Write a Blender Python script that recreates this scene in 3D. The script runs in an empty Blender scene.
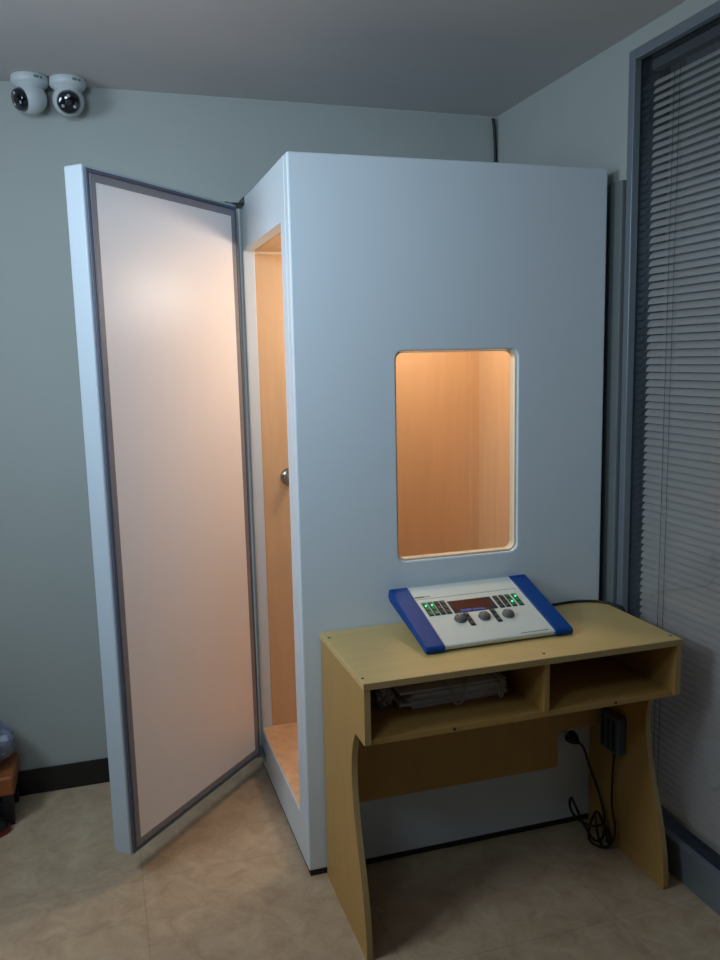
import bpy, bmesh, math, random
from mathutils import Vector, Matrix, noise as mnoise
random.seed(7)
scene = bpy.context.scene
COL = scene.collection

# ------------------------------------------------------------------ materials
def srgb(r, g, b):
    f = lambda c: (c/255/12.92) if c/255 <= .04045 else ((c/255+.055)/1.055)**2.4
    return (f(r), f(g), f(b), 1)

def mat(name, col, rough=.5, metal=0., noise=0., nscale=8., stretch=(1, 1, 1), bump=0., bscale=60., spec=.5,
        emit=None, estr=0., coat=0.):
    m = bpy.data.materials.new(name); m.use_nodes = True
    nt = m.node_tree; b = nt.nodes['Principled BSDF']
    b.inputs['Base Color'].default_value = col
    b.inputs['Roughness'].default_value = rough
    b.inputs['Metallic'].default_value = metal
    b.inputs['Specular IOR Level'].default_value = spec
    b.inputs['Coat Weight'].default_value = coat
    b.inputs['Coat Roughness'].default_value = .08
    tc = nt.nodes.new('ShaderNodeTexCoord'); mp = nt.nodes.new('ShaderNodeMapping')
    mp.inputs['Scale'].default_value = stretch
    nt.links.new(tc.outputs['Object'], mp.inputs['Vector'])
    if noise:
        n = nt.nodes.new('ShaderNodeTexNoise'); n.inputs['Scale'].default_value = nscale
        n.inputs['Detail'].default_value = 6; n.inputs['Roughness'].default_value = .6
        nt.links.new(mp.outputs['Vector'], n.inputs['Vector'])
        r = nt.nodes.new('ShaderNodeValToRGB')
        r.color_ramp.elements[0].position = .3; r.color_ramp.elements[1].position = .7
        lo = tuple(c*(1-noise) for c in col[:3]) + (1,)
        hi = tuple(min(1, c*(1+noise)) for c in col[:3]) + (1,)
        r.color_ramp.elements[0].color = lo; r.color_ramp.elements[1].color = hi
        nt.links.new(n.outputs['Fac'], r.inputs['Fac'])
        nt.links.new(r.outputs['Color'], b.inputs['Base Color'])
    if bump:
        n2 = nt.nodes.new('ShaderNodeTexNoise'); n2.inputs['Scale'].default_value = bscale
        n2.inputs['Detail'].default_value = 4
        nt.links.new(mp.outputs['Vector'], n2.inputs['Vector'])
        bp = nt.nodes.new('ShaderNodeBump'); bp.inputs['Strength'].default_value = bump
        bp.inputs['Distance'].default_value = .004
        nt.links.new(n2.outputs['Fac'], bp.inputs['Height'])
        nt.links.new(bp.outputs['Normal'], b.inputs['Normal'])
    if emit:
        b.inputs['Emission Color'].default_value = emit
        b.inputs['Emission Strength'].default_value = estr
    return m

def glass_mat(name, tint=(1, 1, 1, 1), ior=1.5, strength=1.0):
    m = bpy.data.materials.new(name); m.use_nodes = True
    nt = m.node_tree; nt.nodes.clear()
    o = nt.nodes.new('ShaderNodeOutputMaterial'); mx = nt.nodes.new('ShaderNodeMixShader')
    t = nt.nodes.new('ShaderNodeBsdfTransparent'); g = nt.nodes.new('ShaderNodeBsdfGlossy')
    fr = nt.nodes.new('ShaderNodeFresnel'); ge = nt.nodes.new('ShaderNodeNewGeometry'); mi = nt.nodes.new('ShaderNodeMix')
    mi.inputs[2].default_value = ior; mi.inputs[3].default_value = 1/ior      # same reflectance from both faces of the thin pane
    nt.links.new(ge.outputs['Backfacing'], mi.inputs[0]); nt.links.new(mi.outputs[0], fr.inputs['IOR'])
    mu = nt.nodes.new('ShaderNodeMath'); mu.operation = 'MULTIPLY'; mu.inputs[1].default_value = strength
    t.inputs['Color'].default_value = tint; g.inputs['Roughness'].default_value = .02
    nt.links.new(fr.outputs[0], mu.inputs[0]); nt.links.new(mu.outputs[0], mx.inputs['Fac'])
    nt.links.new(t.outputs[0], mx.inputs[1]); nt.links.new(g.outputs[0], mx.inputs[2])
    nt.links.new(mx.outputs[0], o.inputs['Surface'])
    return m

def tile_mat():
    m = bpy.data.materials.new('floor_tile'); m.use_nodes = True
    nt = m.node_tree; b = nt.nodes['Principled BSDF']; N = nt.nodes.new; L = nt.links.new
    b.inputs['Roughness'].default_value = .3; b.inputs['Specular IOR Level'].default_value = .35
    tc = N('ShaderNodeTexCoord')
    n = N('ShaderNodeTexNoise'); n.inputs['Scale'].default_value = 13; n.inputs['Detail'].default_value = 9
    n.inputs['Roughness'].default_value = .68; n.inputs['Distortion'].default_value = .6
    L(tc.outputs['Object'], n.inputs['Vector'])
    r = N('ShaderNodeValToRGB')
    r.color_ramp.elements[0].position = .32; r.color_ramp.elements[1].position = .68
    r.color_ramp.elements[0].color = srgb(176, 150, 122); r.color_ramp.elements[1].color = srgb(206, 184, 154)
    L(n.outputs['Fac'], r.inputs['Fac'])
    sx = N('ShaderNodeSeparateXYZ'); L(tc.outputs['Object'], sx.inputs[0])
    masks = []
    for ax, off in (('X', -.48), ('Y', -.462)):
        a = N('ShaderNodeMath'); a.operation = 'SUBTRACT'; a.inputs[1].default_value = off; L(sx.outputs[ax], a.inputs[0])
        d = N('ShaderNodeMath'); d.operation = 'DIVIDE'; d.inputs[1].default_value = .62; L(a.outputs[0], d.inputs[0])
        p = N('ShaderNodeMath'); p.operation = 'PINGPONG'; p.inputs[1].default_value = .5; L(d.outputs[0], p.inputs[0])
        l = N('ShaderNodeMath'); l.operation = 'LESS_THAN'; l.inputs[1].default_value = .0035; L(p.outputs[0], l.inputs[0])
        masks.append(l)
    mxm = N('ShaderNodeMath'); mxm.operation = 'MAXIMUM'; L(masks[0].outputs[0], mxm.inputs[0]); L(masks[1].outputs[0], mxm.inputs[1])
    fac = N('ShaderNodeMath'); fac.operation = 'MULTIPLY'; fac.inputs[1].default_value = .2; L(mxm.outputs[0], fac.inputs[0])
    mx = N('ShaderNodeMix'); mx.data_type = 'RGBA'
    L(fac.outputs[0], mx.inputs[0]); L(r.outputs['Color'], mx.inputs[6]); mx.inputs[7].default_value = srgb(112, 90, 70)
    L(mx.outputs[2], b.inputs['Base Color'])
    return m

M = {}
M['wall'] = mat('wall_paint', srgb(164, 170, 166), .75, noise=.03, nscale=2, bump=.05, bscale=90)
M['ceil'] = mat('ceiling_paint', srgb(200, 197, 196), .8, noise=.03, nscale=2)
M['floor'] = tile_mat()
M['base'] = mat('black_baseboard', srgb(26, 25, 26), .3, noise=.1)
M['booth'] = mat('booth_white_laminate', srgb(210, 220, 226), .42, noise=.012, nscale=3, spec=.8)
M['doorpan'] = mat('door_inner_laminate', srgb(238, 238, 242), .38, noise=.012, nscale=3)
M['ply'] = mat('booth_plywood', srgb(212, 175, 134), .5, noise=.05, nscale=5, stretch=(6, 6, .6), bump=.05, bscale=40)
M['plyfloor'] = mat('booth_floor_wood', srgb(224, 184, 142), .45, noise=.16, nscale=9, stretch=(3, 3, 3))
M['gasket'] = mat('grey_rubber_gasket', srgb(128, 130, 140), .45, noise=.05, nscale=30)
M['gasketd'] = mat('dark_gasket_lip', srgb(84, 94, 114), .5)
M['plinth'] = mat('dark_plinth', srgb(34, 30, 28), .7)
M['steel'] = mat('hinge_steel', srgb(150, 155, 162), .35, metal=.8)
M['darksteel'] = mat('dark_steel', srgb(44, 48, 50), .4, metal=.6)
M['chrome'] = mat('chrome', srgb(176, 168, 156), .18, metal=1)
M['seal'] = mat('window_seal', srgb(226, 214, 190), .5)
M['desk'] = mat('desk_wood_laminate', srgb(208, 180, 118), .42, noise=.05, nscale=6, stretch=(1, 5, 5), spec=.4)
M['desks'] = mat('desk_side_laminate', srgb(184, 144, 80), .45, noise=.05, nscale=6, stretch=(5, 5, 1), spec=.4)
M['deske'] = mat('desk_edge_band', srgb(176, 150, 100), .45, noise=.04, nscale=20)
M['screw'] = mat('screw_hole', srgb(46, 34, 22), .6)
M['dev'] = mat('device_white', srgb(214, 222, 214), .4, noise=.015, nscale=20)
M['blue'] = mat('device_blue', srgb(6, 66, 140), .45, noise=.04, nscale=15, spec=.2)
M['black'] = mat('black_plastic', srgb(24, 24, 26), .45)
M['btn'] = mat('button_strip', srgb(34, 38, 40), .45)
M['btn2'] = mat('button_key', srgb(60, 66, 66), .5)
M['knob'] = mat('grey_knob', srgb(96, 92, 94), .5)
M['knobside'] = mat('grey_knob_skirt', srgb(70, 68, 72), .5)
M['screen'] = mat('display_dark_red', srgb(48, 14, 16), .3, spec=.25, emit=srgb(110, 20, 22), estr=.1)
M['screenglint'] = mat('display_blue_glint', srgb(30, 60, 130), .2, emit=srgb(40, 90, 200), estr=.35)  # blue highlight on the display, painted in as a glowing colour
M['led'] = mat('green_led', srgb(40, 220, 120), .3, emit=srgb(60, 255, 150), estr=2.2)
M['ledg'] = mat('green_button_glow', srgb(20, 90, 56), .4, emit=srgb(20, 120, 70), estr=.25)
M['print'] = mat('grey_print', srgb(86, 100, 106), .5)
M['alu'] = mat('window_aluminium', srgb(128, 138, 146), .35, metal=.4, noise=.03, nscale=20)
M['alud'] = mat('window_jamb', srgb(96, 106, 118), .16, metal=.8)
M['slat'] = mat('blind_slat', srgb(186, 174, 166), .5, noise=.02, nscale=20)
M['cord'] = mat('blind_cord', srgb(70, 72, 76), .7)
M['cable'] = mat('black_cable', srgb(16, 15, 16), .5)
M['wcable'] = mat('white_cable', srgb(206, 206, 210), .5)
M['paper'] = mat('paper', srgb(226, 228, 238), .8, noise=.06, nscale=30)
M['wrap'] = mat('crinkled_wrap', srgb(170, 168, 176), .25, noise=.4, nscale=90)
M['camw'] = mat('camera_white', srgb(188, 196, 198), .45, noise=.02)
M['lens'] = mat('camera_lens_glass', srgb(14, 15, 24), .08, coat=.6)
M['irled'] = mat('camera_ir_led', srgb(150, 156, 168), .25)
M['badge'] = mat('camera_mark', srgb(96, 128, 124), .5)
M['wood2'] = mat('orange_wood', srgb(150, 86, 44), .5, noise=.12, nscale=12)
M['bag'] = mat('grey_plastic_bag', srgb(120, 128, 148), .3, noise=.3, nscale=30)
M['red'] = mat('red_rubber', srgb(150, 40, 36), .6)
M['adapter'] = mat('adapter_grey_blue', srgb(74, 92, 108), .4)
M['lampw'] = mat('lamp_housing', srgb(220, 214, 204), .5)
M['bulb'] = mat('lamp_diffuser', srgb(255, 226, 180), .5, emit=(1, .8, .6, 1), estr=6.5)
M['glass'] = glass_mat('window_glass', (.92, .95, .96, 1), 1.5, 1.2)
M['bglass'] = glass_mat('booth_glass', (.97, .97, .96, 1), 1.45, .55)
M['panel'] = mat('ceiling_light_diffuser', srgb(240, 245, 250), .5, emit=(.8, .92, 1, 1), estr=1.2)

# ------------------------------------------------------------------ mesh helpers
def link(name, bm, m, parent=None, bevel=0., seg=2, smooth=False, loc=None):
    me = bpy.data.meshes.new(name)
    bmesh.ops.recalc_face_normals(bm, faces=bm.faces)
    bm.to_mesh(me); bm.free()
    for x in (m if isinstance(m, (list, tuple)) else [m]): me.materials.append(x)
    if smooth:
        for p in me.polygons: p.use_smooth = True
    o = bpy.data.objects.new(name, me); COL.objects.link(o)
    if parent is not None:
        o.parent = parent
    if loc: o.location = loc
    if bevel:
        bv = o.modifiers.new('bevel', 'BEVEL'); bv.width = bevel; bv.segments = seg
        bv.limit_method = 'ANGLE'; bv.angle_limit = math.radians(40)
    return o

def tag(o, label, cat, group=None):
    o['label'] = label; o['category'] = cat
    if group: o['group'] = group
    return o

def thing(name, label, cat, loc=(0, 0, 0), group=None):
    o = bpy.data.objects.new(name, None); COL.objects.link(o); o.location = loc
    o.empty_display_size = .05
    return tag(o, label, cat, group)

def struct(o):
    o['kind'] = 'structure'; return o

def box(bm, x0, x1, y0, y1, z0, z1, mi=0, T=None):
    vs = [bm.verts.new((x, y, z)) for z in (z0, z1) for x, y in ((x0, y0), (x1, y0), (x1, y1), (x0, y1))]
    if T is not None:
        for v in vs: v.co = T @ v.co
    fs = [(3, 2, 1, 0), (4, 5, 6, 7), (0, 1, 5, 4), (1, 2, 6, 5), (2, 3, 7, 6), (3, 0, 4, 7)]
    for f in fs:
        bm.faces.new([vs[i] for i in f]).material_index = mi
    return bm

def BOX(*a, **k): return box(bmesh.new(), *a, **k)

def cyl(bm, c, r, h, axis=(0, 0, 1), n=24, r2=None, mi=0, smooth=True):
    q = Vector((0, 0, 1)).rotation_difference(Vector(axis).normalized())
    r2 = r if r2 is None else r2
    a = []; b = []
    for i in range(n):
        t = 2*math.pi*i/n
        a.append(bm.verts.new(Vector(c) + q @ Vector((r*math.cos(t), r*math.sin(t), 0))))
        b.append(bm.verts.new(Vector(c) + q @ Vector((r2*math.cos(t), r2*math.sin(t), h))))
    for i in range(n):
        f = bm.faces.new((a[i], a[(i+1) % n], b[(i+1) % n], b[i])); f.material_index = mi; f.smooth = smooth
    bm.faces.new(a[::-1]).material_index = mi; bm.faces.new(b).material_index = mi
    return bm

def lathe(bm, c, prof, axis=(0, 0, 1), n=32, mi=0):
    q = Vector((0, 0, 1)).rotation_difference(Vector(axis).normalized())
    rings = []
    for r, h in prof:
        rings.append([bm.verts.new(Vector(c) + q @ Vector((max(r, 1e-5)*math.cos(2*math.pi*i/n), max(r, 1e-5)*math.sin(2*math.pi*i/n), h))) for i in range(n)])
    for k in range(len(rings)-1):
        for i in range(n):
            f = bm.faces.new((rings[k][i], rings[k][(i+1) % n], rings[k+1][(i+1) % n], rings[k+1][i])); f.smooth = True; f.material_index = mi
    bm.faces.new(rings[0][::-1]).material_index = mi; bm.faces.new(rings[-1]).material_index = mi
    return bm

def catmull(pts, n=8):
    P = [Vector(p) for p in pts]; P = [P[0]*2-P[1]] + P + [P[-1]*2-P[-2]]
    out = []
    for i in range(1, len(P)-2):
        a, b, c, d = P[i-1:i+3]
        for k in range(n):
            t = k/n
            out.append(.5*((2*b)+(c-a)*t+(2*a-5*b+4*c-d)*t*t+(3*b-a-3*c+d)*t**3))
    out.append(P[-2]); return out

def tube(bm, pts, r, n=8, smooth=True, sub=8, mi=0):
    P = catmull(pts, sub) if sub else [Vector(p) for p in pts]
    rings = []; up = Vector((.31, .17, .93))
    for i, p in enumerate(P):
        d = (P[min(i+1, len(P)-1)]-P[max(i-1, 0)]).normalized()
        s = d.cross(up)
        if s.length < .05: s = d.cross(Vector((1, 0, 0)))
        s.normalize(); t = s.cross(d)
        rings.append([bm.verts.new(p + r*(math.cos(2*math.pi*k/n)*s+math.sin(2*math.pi*k/n)*t)) for k in range(n)])
    for i in range(len(rings)-1):
        for k in range(n):
            f = bm.faces.new((rings[i][k], rings[i][(k+1) % n], rings[i+1][(k+1) % n], rings[i+1][k])); f.smooth = True; f.material_index = mi
    bm.faces.new(rings[0][::-1]); bm.faces.new(rings[-1])
    return bm

def prism(bm, prof, fn, t0, t1, mi=0):
    """prof: 2D outline; fn(u,v,t)->3D"""
    a = [bm.verts.new(fn(u, v, t0)) for u, v in prof]; b = [bm.verts.new(fn(u, v, t1)) for u, v in prof]
    n = len(prof)
    for i in range(n):
        bm.faces.new((a[i], a[(i+1) % n], b[(i+1) % n], b[i])).material_index = mi
    bm.faces.new(a[::-1]).material_index = mi; bm.faces.new(b).material_index = mi
    return bm

def holed(bm, outer, inner, fn, t0, t1, rad=0., arc=8, mi=0):
    """plate with a (rounded) rectangular hole; outer/inner=(u0,u1,v0,v1); fn(u,v,t)->3D"""
    u0, u1, v0, v1 = outer; a0, a1, b0, b1 = inner
    oc = [(u0, v0), (u1, v0), (u1, v1), (u0, v1)]
    ic = [(a0+rad, b0+rad, math.pi), (a1-rad, b0+rad, 1.5*math.pi), (a1-rad, b1-rad, 0), (a0+rad, b1-rad, .5*math.pi)]
    n = arc if rad else 0
    loops = []
    for t in (t0, t1):
        O = [bm.verts.new(fn(u, v, t)) for u, v in oc]
        I = [[bm.verts.new(fn(cx+rad*math.cos(st+.5*math.pi*k/max(n, 1)), cy+rad*math.sin(st+.5*math.pi*k/max(n, 1)), t)) for k in range(n+1)] for cx, cy, st in ic]
        loops.append((O, I))
        for c in range(4):
            for k in range(n):
                bm.faces.new((O[c], I[c][k], I[c][k+1])).material_index = mi
            d = (c+1) % 4
            bm.faces.new((O[c], O[d], I[d][0], I[c][-1])).material_index = mi
    (O, I), (O2, I2) = loops
    for c in range(4):
        d = (c+1) % 4
        bm.faces.new((O[c], O[d], O2[d], O2[c])).material_index = mi
    F = [v for L in I for v in L]; F2 = [v for L in I2 for v in L]
    for i in range(len(F)):
        j = (i+1) % len(F)
        f = bm.faces.new((F[i], F[j], F2[j], F2[i])); f.material_index = mi
    return bm

XZ = lambda u, v, t: (u, t, v)     # plate in the x-z plane, t = y
YZ = lambda u, v, t: (t, u, v)     # plate in the y-z plane, t = x

# ------------------------------------------------------------------ the room
XR, YB, ZC = 1.036, .8284, 2.47
XL, YF = -1.9, -7.0
struct(link('floor', BOX(XL-.1, XR+.2, YF-.1, YB+.1, -.08, 0), M['floor']))
struct(link('ceiling', BOX(XL-.1, XR+.2, YF-.1, YB+.1, ZC, ZC+.08), M['ceil']))
struct(link('wall_back', BOX(XL-.1, XR+.2, YB, YB+.1, 0, ZC), M['wall']))
struct(link('wall_left', BOX(XL-.1, XL, YF, YB, 0, ZC), M['wall']))
struct(link('wall_front', BOX(XL-.1, XR+.2, YF-.1, YF, 0, ZC), M['wall']))
WY0, WY1, WZ0, WZ1 = -2.6, -.03, 0., 2.422       # window opening in the right wall
b = BOX(XR, XR+.2, WY1, YB, 0, ZC)
box(b, XR, XR+.2, YF, WY0, 0, ZC); box(b, XR, XR+.2, WY0, WY1, WZ1, ZC)
struct(link('wall_right', b, M['wall']))
struct(link('baseboard_back', BOX(XL, XR, YB-.012, YB, 0, .093), M['base'], bevel=.003))
struct(link('baseboard_left', BOX(XL, XL+.012, YF, YB-.012, 0, .093), M['base'], bevel=.003))

# window: aluminium frame, deep jamb, glass
win = bpy.data.objects.new('window_1', None); COL.objects.link(win); win.location = (XR, WY1, 0); struct(win)
FW = .03
def WL(o):
    o.parent = win; o.matrix_parent_inverse = Matrix.Translation((-XR, -WY1, 0)); struct(o); return o
b = bmesh.new()
x0, x1 = XR-.004, XR+.02
box(b, x0, x1, WY1-FW, WY1, 0, WZ1); box(b, x0, x1, WY0, WY0+FW, 0, WZ1)
box(b, x0, x1, WY0+FW, WY1-FW, WZ1-FW, WZ1); box(b, x0, x1, WY0+FW, WY1-FW, 0, .112)
WL(link('window_frame', b, M['alu'], bevel=.003))
b = bmesh.new()
xj = XR+.12
box(b, x1, xj, WY1-FW, WY1, 0, WZ1); box(b, x1, xj, WY0, WY0+FW, 0, WZ1)
box(b, x1, xj, WY0+FW, WY1-FW, WZ1-FW, WZ1); box(b, x1, xj, WY0+FW, WY1-FW, 0, .1)
WL(link('window_jamb', b, M['alud']))
WL(link('window_pane', BOX(XR+.022, XR+.027, WY0+FW, WY1-FW, .1, WZ1-FW), M['glass']))
WL(link('outer_pane', BOX(XR+.112, XR+.117, WY0+FW, WY1-FW, .1, WZ1-FW), M['glass']))
_nt = M['slat'].node_tree; _tr = _nt.nodes.new('ShaderNodeBsdfTranslucent'); _tr.inputs['Color'].default_value = srgb(190, 186, 190)
_mx = _nt.nodes.new('ShaderNodeMixShader'); _mx.inputs['Fac'].default_value = .12
_nt.links.new(_nt.nodes['Principled BSDF'].outputs[0], _mx.inputs[1]); _nt.links.new(_tr.outputs[0], _mx.inputs[2])
_nt.links.new(_mx.outputs[0], _nt.nodes['Material Output'].inputs['Surface'])

struct(link('grey_panel_1', BOX(XR-.016, XR, WY1+.001, .13, 0, 2.062), mat('dark_grey_plain', srgb(104, 112, 112), .6, noise=.05, nscale=6), bevel=.003))  # narrow dark grey upright panel between booth and window frame
# venetian blind inside the window recess
XBL = XR+.062
bl = thing('venetian_blind', 'grey horizontal slat venetian blind filling the tall window on the right wall', 'blind', (XBL, -1.3, WZ1-FW))
def BLp(o): o.parent = bl; o.matrix_parent_inverse = Matrix.Translation((-XBL, 1.3, -(WZ1-FW))); return o
by0, by1 = WY0+FW+.012, WY1-FW-.012
BLp(link('head_rail', BOX(XBL-.016, XBL+.016, by0, by1, WZ1-FW-.03, WZ1-FW-.002), M['cord'], bevel=.002))  # dark colour stands in for the shade at the top of the recess
BLp(link('bottom_rail', BOX(XBL-.012, XBL+.012, by0, by1, .128, .144), M['slat'], bevel=.003))
b = bmesh.new()
pitch, wd, tilt = .0224, .0245, math.radians(52)
z = .156
while z < WZ1-FW-.05:
    row = []
    for y in (by0, by1):
        r = []
        for k in range(5):
            s = (k/4-.5)*wd; cv = .0042*(1-(2*k/4-1)**2)
            dx, dz = s*math.cos(tilt), s*math.sin(tilt)      # room-side edge low, outer edge high
            r.append(b.verts.new((XBL+dx-cv*math.sin(tilt), y, z+dz+cv*math.cos(tilt))))
        row.append(r)
    for k in range(4):
        b.faces.new((row[0][k], row[0][k+1], row[1][k+1], row[1][k])).smooth = True
    z += pitch
BLp(link('slats', b, M['slat']))
for yc in (-.185, -.95, -1.75, -2.45):
    for dy in (-.012, .012):
        BLp(link('lift_cord', tube(bmesh.new(), [(XBL-.0145, yc+dy, .14), (XBL-.0145, yc+dy, WZ1-FW-.03)], .0009, 5, sub=0), M['cord']))

# ------------------------------------------------------------------ the booth
W, D, H, ZB = .9907, .79, 2.1, .02
booth = thing('sound_booth', 'tall white audiometric sound booth with open door, small window and warm wood interior', 'booth')
fy = .042
link('front_panel', holed(bmesh.new(), (0, W, ZB, H), (.300, .692, .949, 1.567), XZ, 0, fy, rad=.026), M['booth'], booth, bevel=.006, seg=3)
link('front_lining', holed(bmesh.new(), (.041, .91, .16, 1.93), (.294, .70, .944, 1.575), XZ, fy, fy+.008, rad=.03), M['ply'], booth)
zs, zt, yo1, yo2 = .162, 1.93, .101, .722
YD = D
link('side_panel', holed(bmesh.new(), (fy, YD-.0001, ZB, H), (yo1, yo2, zs, zt), YZ, 0, .041), M['booth'], booth, bevel=.004, seg=2)
link('side_panel', BOX(W-.05, W, fy, YD, ZB, H), M['booth'], booth, bevel=.004)
link('back_panel', BOX(.041, W-.05, YD-.045, YD, ZB, H), M['booth'], booth)
link('roof_panel', BOX(.041, W-.05, fy, YD-.045, H-.06, H-.001), M['booth'], booth)
link('floor_deck', BOX(.041, W-.05, fy, YD-.045, ZB, .10), M['plinth'], booth)
link('plinth', BOX(.006, W-.012, .006, YD-.01, 0, ZB), M['plinth'], booth)
# wood lining
link('back_lining', BOX(.041, .91, .7375, YD-.045, .16, 1.93), M['ply'], booth)
link('side_lining', BOX(.91, W-.05, fy, YD-.045, .16, 1.93), M['ply'], booth)
link('ceiling_lining', BOX(.041, W-.05, fy, YD-.045, 1.93, H-.06), M['ply'], booth)
b = BOX(.041, W-.05, fy, YD-.045, .10, .16); box(b, .004, .041, yo1+.001, yo2-.001, .1622, .1645)
link('wooden_floor', b, M['plyfloor'], booth)
link('corner_batten', BOX(.872, .91, .726, .7375, .16, 1.93), M['ply'], booth)
link('cornice_strip', BOX(.041, .91, .731, .7375, 1.922, 1.93), M['seal'], booth)
# window glass and its seal
link('window_seal', holed(bmesh.new(), (.3015, .6905, .9505, 1.5655), (.3045, .6865, .954, 1.562), XZ, .010, .041, rad=.022), M['seal'], booth)
link('window_pane', BOX(.304, .687, .020, .024, .9535, 1.5625), M['bglass'], booth)
# ceiling lamp inside
lamp = link('ceiling_lamp', lathe(bmesh.new(), (.5, .4, 1.93), [(.11, 0), (.11, -.02), (.10, -.025)]), M['lampw'], booth)
link('lamp_diffuser', lathe(bmesh.new(), (.5, .4, 1.905), [(.098, 0), (.09, -.02), (.06, -.033), (.01, -.038)]), M['bulb'], lamp)
# round chrome pull on the back wall of the booth, seen through the doorway
b = lathe(bmesh.new(), (.142, .7375, 1.12), [(.034, 0), (.034, .005), (.026, .011), (.014, .013), (.014, .028), (.021, .034), (.021, .044), (.012, .05), (.001, .05)], axis=(0, -1, 0))
link('round_knob', b, M['chrome'], booth)

# door: local frame e (along, hinge -> free edge), n (towards the outer face)
Hh = Vector((-.0215, .664, 0)); Fr = Vector((-.516, .143, 0))
e = (Fr-Hh).normalized(); dw = (Fr-Hh).length
nrm = Vector((e.y, -e.x, 0))
if nrm.dot(Vector((-1, .9, 0))) < 0: nrm = -nrm
DT = .065; dz0, dz1 = .0874, 2.0743
T = Matrix(((e.x, nrm.x, 0, Hh.x), (e.y, nrm.y, 0, Hh.y), (0, 0, 1, 0), (0, 0, 0, 1)))
LEAN = .0085
T = T @ Matrix(((1, 0, LEAN, -LEAN*1.05), (0, 1, 0, 0), (0, 0, 1, 0), (0, 0, 0, 1)))
DF = lambda u, v, t: T @ Vector((u, t, v))
door = link('booth_door', BOX(0, dw, 0, DT, dz0, dz1, T=T), mat('door_white_dimmed', srgb(184, 196, 204), .45, noise=.012, nscale=3), booth, bevel=.006, seg=3)  # same white as the booth, greyed so the lit edge renders less bright
ins, inb, gw = .009, .004, .034
b = holed(bmesh.new(), (ins, dw-ins, dz0+inb, dz1-ins), (ins+.009, dw-ins-.009, dz0+inb+.009, dz1-ins-.009), DF, -.005, .002, mi=1)
holed(b, (ins+.009, dw-ins-.009, dz0+inb+.009, dz1-ins-.009), (ins+.013, dw-ins-.013, dz0+inb+.013, dz1-ins-.013), DF, -.003, .002, mi=1)
holed(b, (ins+.013, dw-ins-.013, dz0+inb+.013, dz1-ins-.013), (ins+gw, dw-ins-gw, dz0+inb+gw, dz1-ins-gw), DF, -.006, .002, mi=0)
link('door_gasket', b, [M['gasket'], M['gasketd']], door, bevel=.002)
link('door_inner_panel', BOX(ins+gw, dw-ins-gw, -.004, .002, dz0+inb+gw, dz1-ins-gw, T=T), M['doorpan'], door)
# pivot hinges, top and bottom
for zz, sgn, mm in ((dz1, 1, M['darksteel']), (dz0, -1, M['steel'])):
    b = bmesh.new()
    z0, z1 = sorted((zz+sgn*.001, zz+sgn*.007))
    pr = [(-.004, .660), (-.004, .742), (-.060, .722), (-.078, .702), (-.074, .674), (-.056, .660)]
    pr = [(0.0, .655), (0.0, .74), (-.03, .735), (-.072, .712), (-.082, .69), (-.07, .668), (-.04, .655)]
    prism(b, pr, lambda u, v, t: (u, v, t), z0, z1)
    cyl(b, (-.058, .688, z0-.004), .011, .016)
    box(b, -.004, 0, .655, .74, min(z0, z0-.02*(sgn < 0)), max(z1, z1+.02*(sgn > 0)))
    link('hinge', b, mm, door, bevel=.001)

# ------------------------------------------------------------------ the desk
desk = thing('computer_desk', 'small pale wooden desk with two open cubbies and curved side panels', 'desk')
DX0, DX1, DY0, DZ = .0547, .9776, -.418, .764
b = BOX(DX0-.002, DX1+.002, DY0-.002, -.003, DZ-.018, DZ)
link('desktop', b, M['desk'], desk, bevel=.002)
link('edge_band', BOX(DX0-.002, DX1+.002, DY0-.0042, DY0-.0022, DZ-.0172, DZ-.0008), M['deske'], desk)
curve = catmull([(-.333, .597, 0), (-.312, .560, 0), (-.296, .505, 0), (-.296, .44, 0), (-.308, .37, 0), (-.328, .30, 0), (-.352, .235, 0), (-.372, .17, 0), (-.388, .10, 0), (-.396, .04, 0), (-.397, .006, 0)], 5)
prof = [(-.006, DZ-.018), (DY0, DZ-.018), (DY0, .604), (DY0+.004, .600), (-.345, .600)] + [(p.x, p.y) for p in curve] + [(-.392, 0), (-.006, 0)]
for xa, xb in ((DX0, DX0+.016), (DX1-.0165, DX1)):
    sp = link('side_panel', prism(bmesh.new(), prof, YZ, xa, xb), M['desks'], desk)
    # edge banding: thin strip following the front outline
    b = bmesh.new(); edge = prof[1:-1]
    for i in range(len(edge)-1):
        (ya, za), (yb, zb) = edge[i], edge[i+1]
        dn = Vector((-(zb-za), (yb-ya))).normalized()*-.0012
        if dn.x > 0 and i > 5: dn = -dn
        vs = [b.verts.new(p) for p in ((xa, ya-.0008, za), (xb, ya-.0008, za), (xb, yb-.0008, zb), (xa, yb-.0008, zb))]
        b.faces.new(vs)
    link('edge_band', b, M['deske'], sp)
xi0, xi1 = DX0+.016, DX1-.0165
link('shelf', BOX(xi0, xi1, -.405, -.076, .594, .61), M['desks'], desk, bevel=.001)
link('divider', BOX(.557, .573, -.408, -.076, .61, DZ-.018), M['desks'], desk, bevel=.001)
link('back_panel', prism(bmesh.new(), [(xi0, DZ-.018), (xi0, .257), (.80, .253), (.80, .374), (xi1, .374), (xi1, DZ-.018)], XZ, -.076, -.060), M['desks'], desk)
def screw_at(c, ax):
    link('screw', lathe(bmesh.new(), c, [(.0042, 0), (.0042, .0006), (.002, .0007), (.002, .0002)], axis=ax, n=14), M['screw'], desk)
for c in ((.066, -.06, DZ), (.062, -.385, DZ), (.566, -.388, DZ), (.966, -.385, DZ)): screw_at(c, (0, 0, 1))
for c in ((.30, -.405, .602), (.78, -.405, .602)): screw_at(c, (0, -1, 0))

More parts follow.
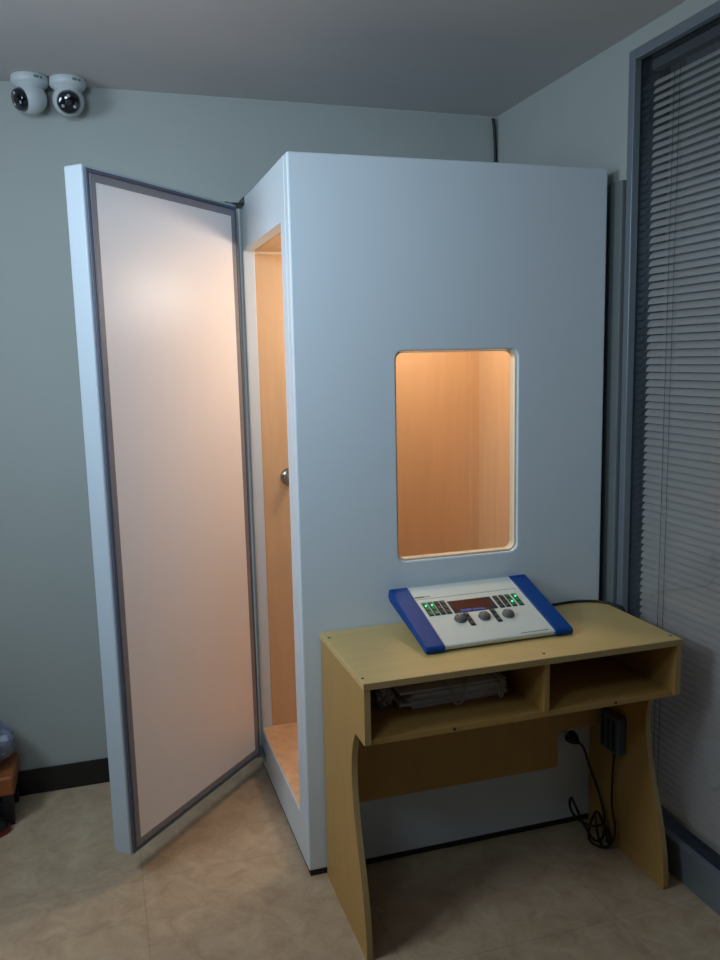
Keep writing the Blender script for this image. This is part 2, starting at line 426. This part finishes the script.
# ------------------------------------------------------------------ the audiometer
au = thing('audiometer', 'white audiometer console with blue end caps, knobs and display on the wooden desk', 'audiometer', (.268, -.287, DZ))
ang, th = math.radians(1.2), math.radians(18.6)
X = Vector((math.cos(ang), math.sin(ang), 0)); V = Vector((-math.sin(ang)*math.cos(th), math.cos(ang)*math.cos(th), math.sin(th)))
N = X.cross(V); A = Vector((0, -.004, .018))
AT = Matrix(((X.x, V.x, N.x, A.x), (X.y, V.y, N.y, A.y), (X.z, V.z, N.z, A.z), (0, 0, 0, 1)))
def AO(name, b, m, par=au, **k):
    b.transform(AT); return link(name, b, m, par, **k)
body = [(.0, -.013), (.0, -.002), (.004, 0), (.285, 0), (.285, -.024), (.27, -.03), (.08, -.016)]
AO('console_body', prism(bmesh.new(), body, lambda u, v, t: (t, u, v), .055, .395), M['dev'], bevel=.0015)
cap = [(-.006, -.014), (-.006, .0), (.002, .0035), (.283, .0035), (.289, -.002), (.289, -.026), (.272, -.033), (.08, -.018)]
AO('end_cap', prism(bmesh.new(), cap, lambda u, v, t: (t, u, v), 0, .0565), M['blue'], bevel=.003)
AO('end_cap', prism(bmesh.new(), cap, lambda u, v, t: (t, u, v), .3935, .45), M['blue'], bevel=.003)
scr = AO('display', BOX(.146, .283, .135, .194, .0, .0018), M['black'], bevel=.0006)
AO('display_glass', BOX(.152, .262, .147, .19, .0018, .0024), M['screen'], scr)
AO('display_glint', BOX(.168, .2, .1385, .147, .0018, .0024), M['screenglint'], scr)  # thin strips imitating a blue reflection below the red area
AO('display_glint', BOX(.206, .24, .1385, .145, .0018, .0024), M['screenglint'], scr)
def keystrip(u, v0, v1, nk, lit=None):
    s = AO('button_strip', BOX(u-.0075, u+.0075, v0, v1, 0, .002), M['btn'], bevel=.0006)
    n = nk; hgt = (v1-v0)/n
    for k in range(n):
        c0 = v0+hgt*k
        AO('button', BOX(u-.0055, u+.0055, c0+.003, c0+hgt-.003, .002, .0042), M['ledg'] if lit else M['btn2'], s, bevel=.001)
    if lit is not None:
        b = lathe(bmesh.new(), (u-.001, v0+(v1-v0)*lit, .0042), [(.0032, 0), (.0028, .0012), (.001, .0018)], n=12)
        AO('indicator_light', b, M['led'], s)
for i, u in enumerate((.0755, .0945, .113, .1315)):
    keystrip(u, .136, .202, 3, .68 if i < 2 else None)
for i, u in enumerate((.2985, .3185, .3385, .361)):
    keystrip(u, .134, .194, 3, (.33, .72)[i-2] if i > 1 else None)
keystrip(.1755, .071, .131, 3); keystrip(.2595, .072, .132, 3)
for u, v in ((.149, .106), (.223, .103), (.297, .100)):
    k = AO('dial_knob', lathe(bmesh.new(), (u, v, 0), [(.0175, 0), (.0175, .003), (.0162, .004), (.0158, .0085), (.0145, .0098), (.001, .0101)]), M['knob'])
    AO('pointer_mark', BOX(u-.0007, u+.0007, v+.004, v+.0135, .0099, .0104), M['dev'], k)
b = BOX(.06, .088, .2275, .2335, 0, .0005); box(b, .088, .108, .2295, .232, 0, .0005)
AO('brand_mark', b, M['print'])
AO('printed_line', BOX(.060, .386, .2195, .2207, 0, .0004), M['print'])
b = bmesh.new(); u = .292
while u < .376:
    w_ = random.uniform(.003, .008); box(b, u, u+w_, .0095, .0125, 0, .0004); u += w_+.0016
AO('printed_text', b, M['print'])
for u in (.10, .35):       # rear feet that prop the console up
    c = AT @ Vector((u, .25, -.03)); 
    link('rear_foot', BOX(c.x-.016, c.x+.016, c.y-.022, c.y+.008, 0, c.z+.002), M['black'], au, bevel=.003)
for u in (.03, .42):
    c = AT @ Vector((u, .01, -.012))
    link('front_foot', BOX(c.x-.012, c.x+.012, c.y-.004, c.y+.012, 0, c.z), M['black'], au)

# cable leaving the audiometer and dropping behind the desk's right side
tag(link('power_cable', tube(bmesh.new(), [(.70, -.028, .80), (.735, -.030, .775), (.80, -.022, .7685), (.89, -.016, .7685), (.955, -.040, .7685), (.985, -.085, .7685), (1.004, -.11, .757), (1.006, -.115, .70), (1.005, -.112, .5), (1.006, -.10, .2), (1.004, -.07, .006)], .0042), M['cable']),
    'black cable running from the console over the desk\'s right edge', 'cable')

# things in the left cubby
zsf = .61
st = [('paper_stack', .205, .545, -.262, -.10, zsf, .034, 0.02), ]
ps = thing('paper_stack', 'pile of loose grey-white papers lying flat in the left cubby of the desk', 'paper', (.37, -.19, zsf))
zz = 0
for k in range(7):
    w0, d0 = random.uniform(.27, .32), random.uniform(.14, .165); t_ = random.uniform(.004, .009)
    Rm = Matrix.Rotation(random.uniform(-.035, .035), 4, 'Z') @ Matrix.Translation((random.uniform(-.012, .012), random.uniform(-.01, .01), 0))
    link('paper_bundle', BOX(-w0/2, w0/2, -d0/2, d0/2, zz, zz+t_, T=Rm), M['paper'], ps, bevel=.001)
    zz += t_+.0006
ztop = zsf+zz
tag(link('white_cable', tube(bmesh.new(), [(.33, -.17, ztop+.003), (.345, -.25, ztop+.004), (.352, -.284, ztop-.012), (.350, -.288, zsf+.012), (.362, -.290, zsf+.004), (.378, -.288, zsf+.012), (.385, -.286, ztop-.014), (.40, -.262, ztop+.004), (.45, -.20, ztop+.003), (.478, -.25, ztop+.004), (.484, -.284, ztop-.012), (.486, -.288, zsf+.014), (.492, -.288, zsf+.004), (.50, -.284, zsf+.02), (.498, -.26, ztop+.004), (.47, -.16, ztop+.003)], .003), M['wcable']),
    'thin white cable looped over the papers in the left cubby', 'cable')
b = bmesh.new()
bmesh.ops.create_icosphere(b, subdivisions=3, radius=1)
for v in b.verts:
    r = 1+.35*random.uniform(-1, 1)*.6
    v.co = Vector((.168, -.235, zsf+.030)) + Vector((v.co.x*.024*r, v.co.y*.026*r, v.co.z*.028*r))
    v.co.z = max(v.co.z, zsf)
tag(link('crumpled_wrapper', b, M['wrap']), 'small crumpled glittery wrapper beside the papers at left end of cubby', 'wrapper')

# adapter fixed inside the right side panel and its cords
xa = xi1
ad = tag(link('power_adapter', BOX(xa-.034, xa-.0003, -.205, -.108, .325, .445), M['adapter'], bevel=.006, seg=3),
         'dark grey-blue power adapter mounted inside the right panel of the desk', 'adapter')
for k in range(3):
    link('vent_groove', BOX(xa-.0352, xa-.0338, -.19+.027*k, -.178+.027*k, .335, .435), M['black'], ad)
pc = thing('plug_cord', 'black mains cord with loose plug hanging in a tangle under the desk', 'cord', (.90, -.05, .30))
def PC(o): o.parent = pc; o.matrix_parent_inverse = Matrix.Translation((-.90, .05, -.30)); return o
PC(link('cord', tube(bmesh.new(), [(.885, -.053, .313), (.905, -.058, .29), (.918, -.075, .23), (.932, -.105, .16), (.935, -.135, .09), (.925, -.145, .03), (.905, -.13, .012), (.885, -.10, .05), (.872, -.07, .10), (.862, -.058, .128), (.856, -.060, .10), (.872, -.075, .065), (.905, -.11, .05), (.930, -.15, .07), (.938, -.165, .03), (.925, -.17, .008), (.905, -.16, .02), (.902, -.14, .07), (.91, -.12, .10)], .0042), M['cable']))
b = lathe(bmesh.new(), (.888, -.053, .310), [(.007, 0), (.011, .008), (.018, .022), (.02, .030), (.02, .042), (.016, .045)], axis=(-.75, .05, .66), n=20)
PC(link('plug', b, M['cable']))
b = bmesh.new()
ax = Vector((-.75, .05, .66)).normalized(); c0 = Vector((.888, -.053, .310))+ax*.045
for s in (-.008, .008): cyl(b, c0+Vector((0, s, 0)), .0023, .017, ax, 10)
PC(link('plug_pins', b, M['steel']))
tag(link('adapter_cord', tube(bmesh.new(), [(.945, -.165, .326), (.942, -.168, .30), (.936, -.172, .24), (.932, -.178, .15), (.938, -.19, .08), (.930, -.185, .03), (.91, -.165, .008), (.895, -.12, .006), (.91, -.09, .03), (.93, -.10, .09), (.945, -.125, .04), (.94, -.15, .006)], .004), M['cable']),
    'black cord dropping from the adapter to the floor under the desk', 'cord')

# cable up in the room corner behind the booth
tag(link('corner_cable', tube(bmesh.new(), [(1.012, .816, 2.458), (1.017, .816, 2.43), (1.021, .817, 2.38), (1.024, .818, 2.32), (1.025, .818, 2.2), (1.024, .818, 2.0), (1.025, .818, 1.9)], .0058), M['cable']),
    'black cable hanging down the room corner above the back of the booth', 'cable')

# ------------------------------------------------------------------ security cameras on the ceiling by the back wall
def turret(cx, cy, look, label):
    t = thing('security_camera', label, 'camera', (cx, cy, ZC), 'ceiling security cameras')
    link('mounting_base', lathe(bmesh.new(), (0, 0, 0), [(.056, 0), (.058, -.004), (.058, -.02), (.054, -.027), (.043, -.034), (.042, -.04)], n=40), M['camw'], t)
    lk = Vector(look).normalized(); c = Vector((0, 0, -.066))
    b = bmesh.new()
    bmesh.ops.create_uvsphere(b, u_segments=32, v_segments=20, radius=.05)
    for f in b.faces: f.smooth = True
    b.transform(Matrix.Translation(c))
    ball = link('eyeball', b, M['camw'], t)
    lens = link('lens_window', lathe(bmesh.new(), c+lk*.034, [(.0375, 0), (.0345, .008), (.031, .0155), (.030, .0165), (.001, .0175)], axis=lk, n=32), M['lens'], ball)
    link('lens', lathe(bmesh.new(), c+lk*.0512, [(.012, 0), (.0115, .003), (.008, .004), (.001, .0025)], axis=lk, n=24), M['black'], lens)
    s = lk.cross(Vector((0, 0, 1))).normalized(); up = s.cross(lk)
    for a in (90, 210, 330):
        p = c+lk*.0505+s*.021*math.cos(math.radians(a))+up*.021*math.sin(math.radians(a))
        link('infrared_light', lathe(bmesh.new(), p, [(.0058, 0), (.005, .0022), (.001, .003)], axis=lk, n=14), M['irled'], lens)
    # maker's mark on the rim, facing the room
    b = bmesh.new()
    for a0, a1 in ((-74, -58), (-54, -46)):
        n_ = 6; r_ = .0586
        for k in range(n_):
            q = [math.radians(a0+(a1-a0)*(k+d)/n_) for d in (0, 1)]
            vs = [b.verts.new((r_*math.cos(q[i]), r_*math.sin(q[i]), zz_)) for i, zz_ in ((0, -.017), (1, -.017), (1, -.009), (0, -.009))]
            b.faces.new(vs)
    link('rim_mark', b, M['badge'], t)
    return t
turret(-.664, .762, (-.9, -.55, -.33), 'white turret camera turned to the left, left one of the pair on the ceiling')
turret(-.548, .762, (.02, -1, -.42), 'white turret camera with dark lens facing the room, right one of the pair')

# ------------------------------------------------------------------ things cut off by the left edge
stl = thing('low_stool', 'low stool with orange-brown wooden seat and dark legs at the left edge', 'stool', (-1.02, .715, 0))
link('seat', BOX(-.15, .15, -.10, .10, .105, .175), M['wood2'], stl, bevel=.012, seg=3)
for sx in (-1, 1):
    for sy in (-1, 1):
        b = bmesh.new(); prism(b, [(sx*.125-.018, sy*.078-.018), (sx*.125+.018, sy*.078-.018), (sx*.125+.018, sy*.078+.018), (sx*.125-.018, sy*.078+.018)], lambda u, v, t: (u, v, t), 0, .105)
        link('leg', b, M['black'], stl, bevel=.003)
link('stretcher', BOX(-.125, .125, -.09, .09, .03, .08), M['black'], stl, bevel=.004)
b = bmesh.new(); bmesh.ops.create_icosphere(b, subdivisions=4, radius=1)
for v in b.verts:
    p = v.co.normalized()
    f = 1+.30*mnoise.noise(p*2.6)+.22*mnoise.ridged_multi_fractal(p*2.2, 1, 2, 3, 1, 2)*.4-.08
    w_ = 1-.45*max(0, p.z)
    v.co = Vector((-1.005+p.x*.125*f*w_, .705+p.y*.085*f*w_, .1755+.11+p.z*.12*f))
    v.co.z = max(v.co.z, .1755)
tag(link('plastic_bag', b, M['bag']), 'crumpled grey plastic bag sitting on the low wooden stool', 'bag')
sl = thing('slipper', 'red slipper with black toe lying on the floor at the left edge', 'slipper', (-1.0, .565, 0))
def sole(h0, h1, s=1., u0=-1, u1=1):
    pts = []
    for k in range(36):
        t = 2*math.pi*k/36; cx_ = math.cos(t); 
        pts.append((.115*s*cx_, (.043+.008*cx_)*s*math.sin(t)))
    b = bmesh.new(); prism(b, pts, lambda u, v, t: (u*math.cos(.25)-v*math.sin(.25), u*math.sin(.25)+v*math.cos(.25), t), h0, h1); return b
link('sole', sole(0, .022), M['red'], sl, bevel=.004)
b = bmesh.new(); rows = []
for i in range(7):
    uu = .0+.105*i/6; row = []
    for k in range(11):
        t = math.pi*k/10; ww = .05*(1-.55*(i/6)**3); hh = .048*(1-.65*(i/6)**2)
        vv = ww*math.cos(t); row.append(b.verts.new((uu*math.cos(.25)-vv*math.sin(.25), uu*math.sin(.25)+vv*math.cos(.25), .02+hh*math.sin(t))))
    rows.append(row)
for i in range(6):
    for k in range(10): b.faces.new((rows[i][k], rows[i][k+1], rows[i+1][k+1], rows[i+1][k])).smooth = True
o = link('upper', b, M['black'], sl); md = o.modifiers.new('s', 'SOLIDIFY'); md.thickness = .005

# ------------------------------------------------------------------ light
def area(name, loc, target, sx, sy, power, col):
    l = bpy.data.lights.new(name, 'AREA'); l.shape = 'RECTANGLE'; l.size = sx; l.size_y = sy; l.energy = power; l.color = col
    o = bpy.data.objects.new(name, l); COL.objects.link(o); o.location = loc
    o.rotation_euler = (Vector(target)-Vector(loc)).to_track_quat('-Z', 'Y').to_euler(); return o
area('side_light', (-1.82, -.6, 2.0), (1.0, -.75, 1.0), .8, .6, 25, (.72, .86, 1))
fl = area('front_left_light', (-1.0, -1.55, 2.2), (-.2, .1, 1.8), .5, .4, 5.2, (.63, .82, 1)); fl.data.spread = math.radians(85)
area('room_fill', (-.9, -6.8, 1.7), (-.2, 0, 1.2), 1.4, 1.4, .5, (.84, .92, 1))
area('blind_fill', (2.3, -.8, .2), (1.0, -.5, .4), .8, .5, 5.5, (.9, .93, 1))  # unseen fill added behind the blind to lift the shaded lower slats
pl = bpy.data.lights.new('booth_lamp', 'POINT'); pl.energy = 7.4; pl.color = (1, .91, .78); pl.shadow_soft_size = .08
o = bpy.data.objects.new('booth_lamp', pl); COL.objects.link(o); o.location = (.5, .4, 1.80)

w = bpy.data.worlds.new('world'); scene.world = w; w.use_nodes = True
w.node_tree.nodes['Background'].inputs[0].default_value = (.5, .6, .75, 1)
w.node_tree.nodes['Background'].inputs[1].default_value = .05

# ------------------------------------------------------------------ camera
f, ya, pi_, ro = 837.9339, math.radians(17.3374), math.radians(8.2401), math.radians(-1.2114)
fw = Vector((math.sin(ya)*math.cos(pi_), math.cos(ya)*math.cos(pi_), -math.sin(pi_)))
r = Vector((math.cos(ya), -math.sin(ya), 0)); u = r.cross(fw)
R = r*math.cos(ro)+u*math.sin(ro); U = -r*math.sin(ro)+u*math.cos(ro)
cd = bpy.data.cameras.new('camera'); cam = bpy.data.objects.new('camera', cd); COL.objects.link(cam)
cd.sensor_fit = 'VERTICAL'; cd.sensor_height = 36; cd.lens = f/960*36; cd.clip_start = .02
B = -fw
cam.matrix_world = Matrix(((R.x, U.x, B.x, -.5253), (R.y, U.y, B.y, -2.2802), (R.z, U.z, B.z, 1.5481), (0, 0, 0, 1)))
scene.camera = cam
scene.view_settings.view_transform = 'Standard'
scene.view_settings.look = 'None'
scene.view_settings.exposure = 0
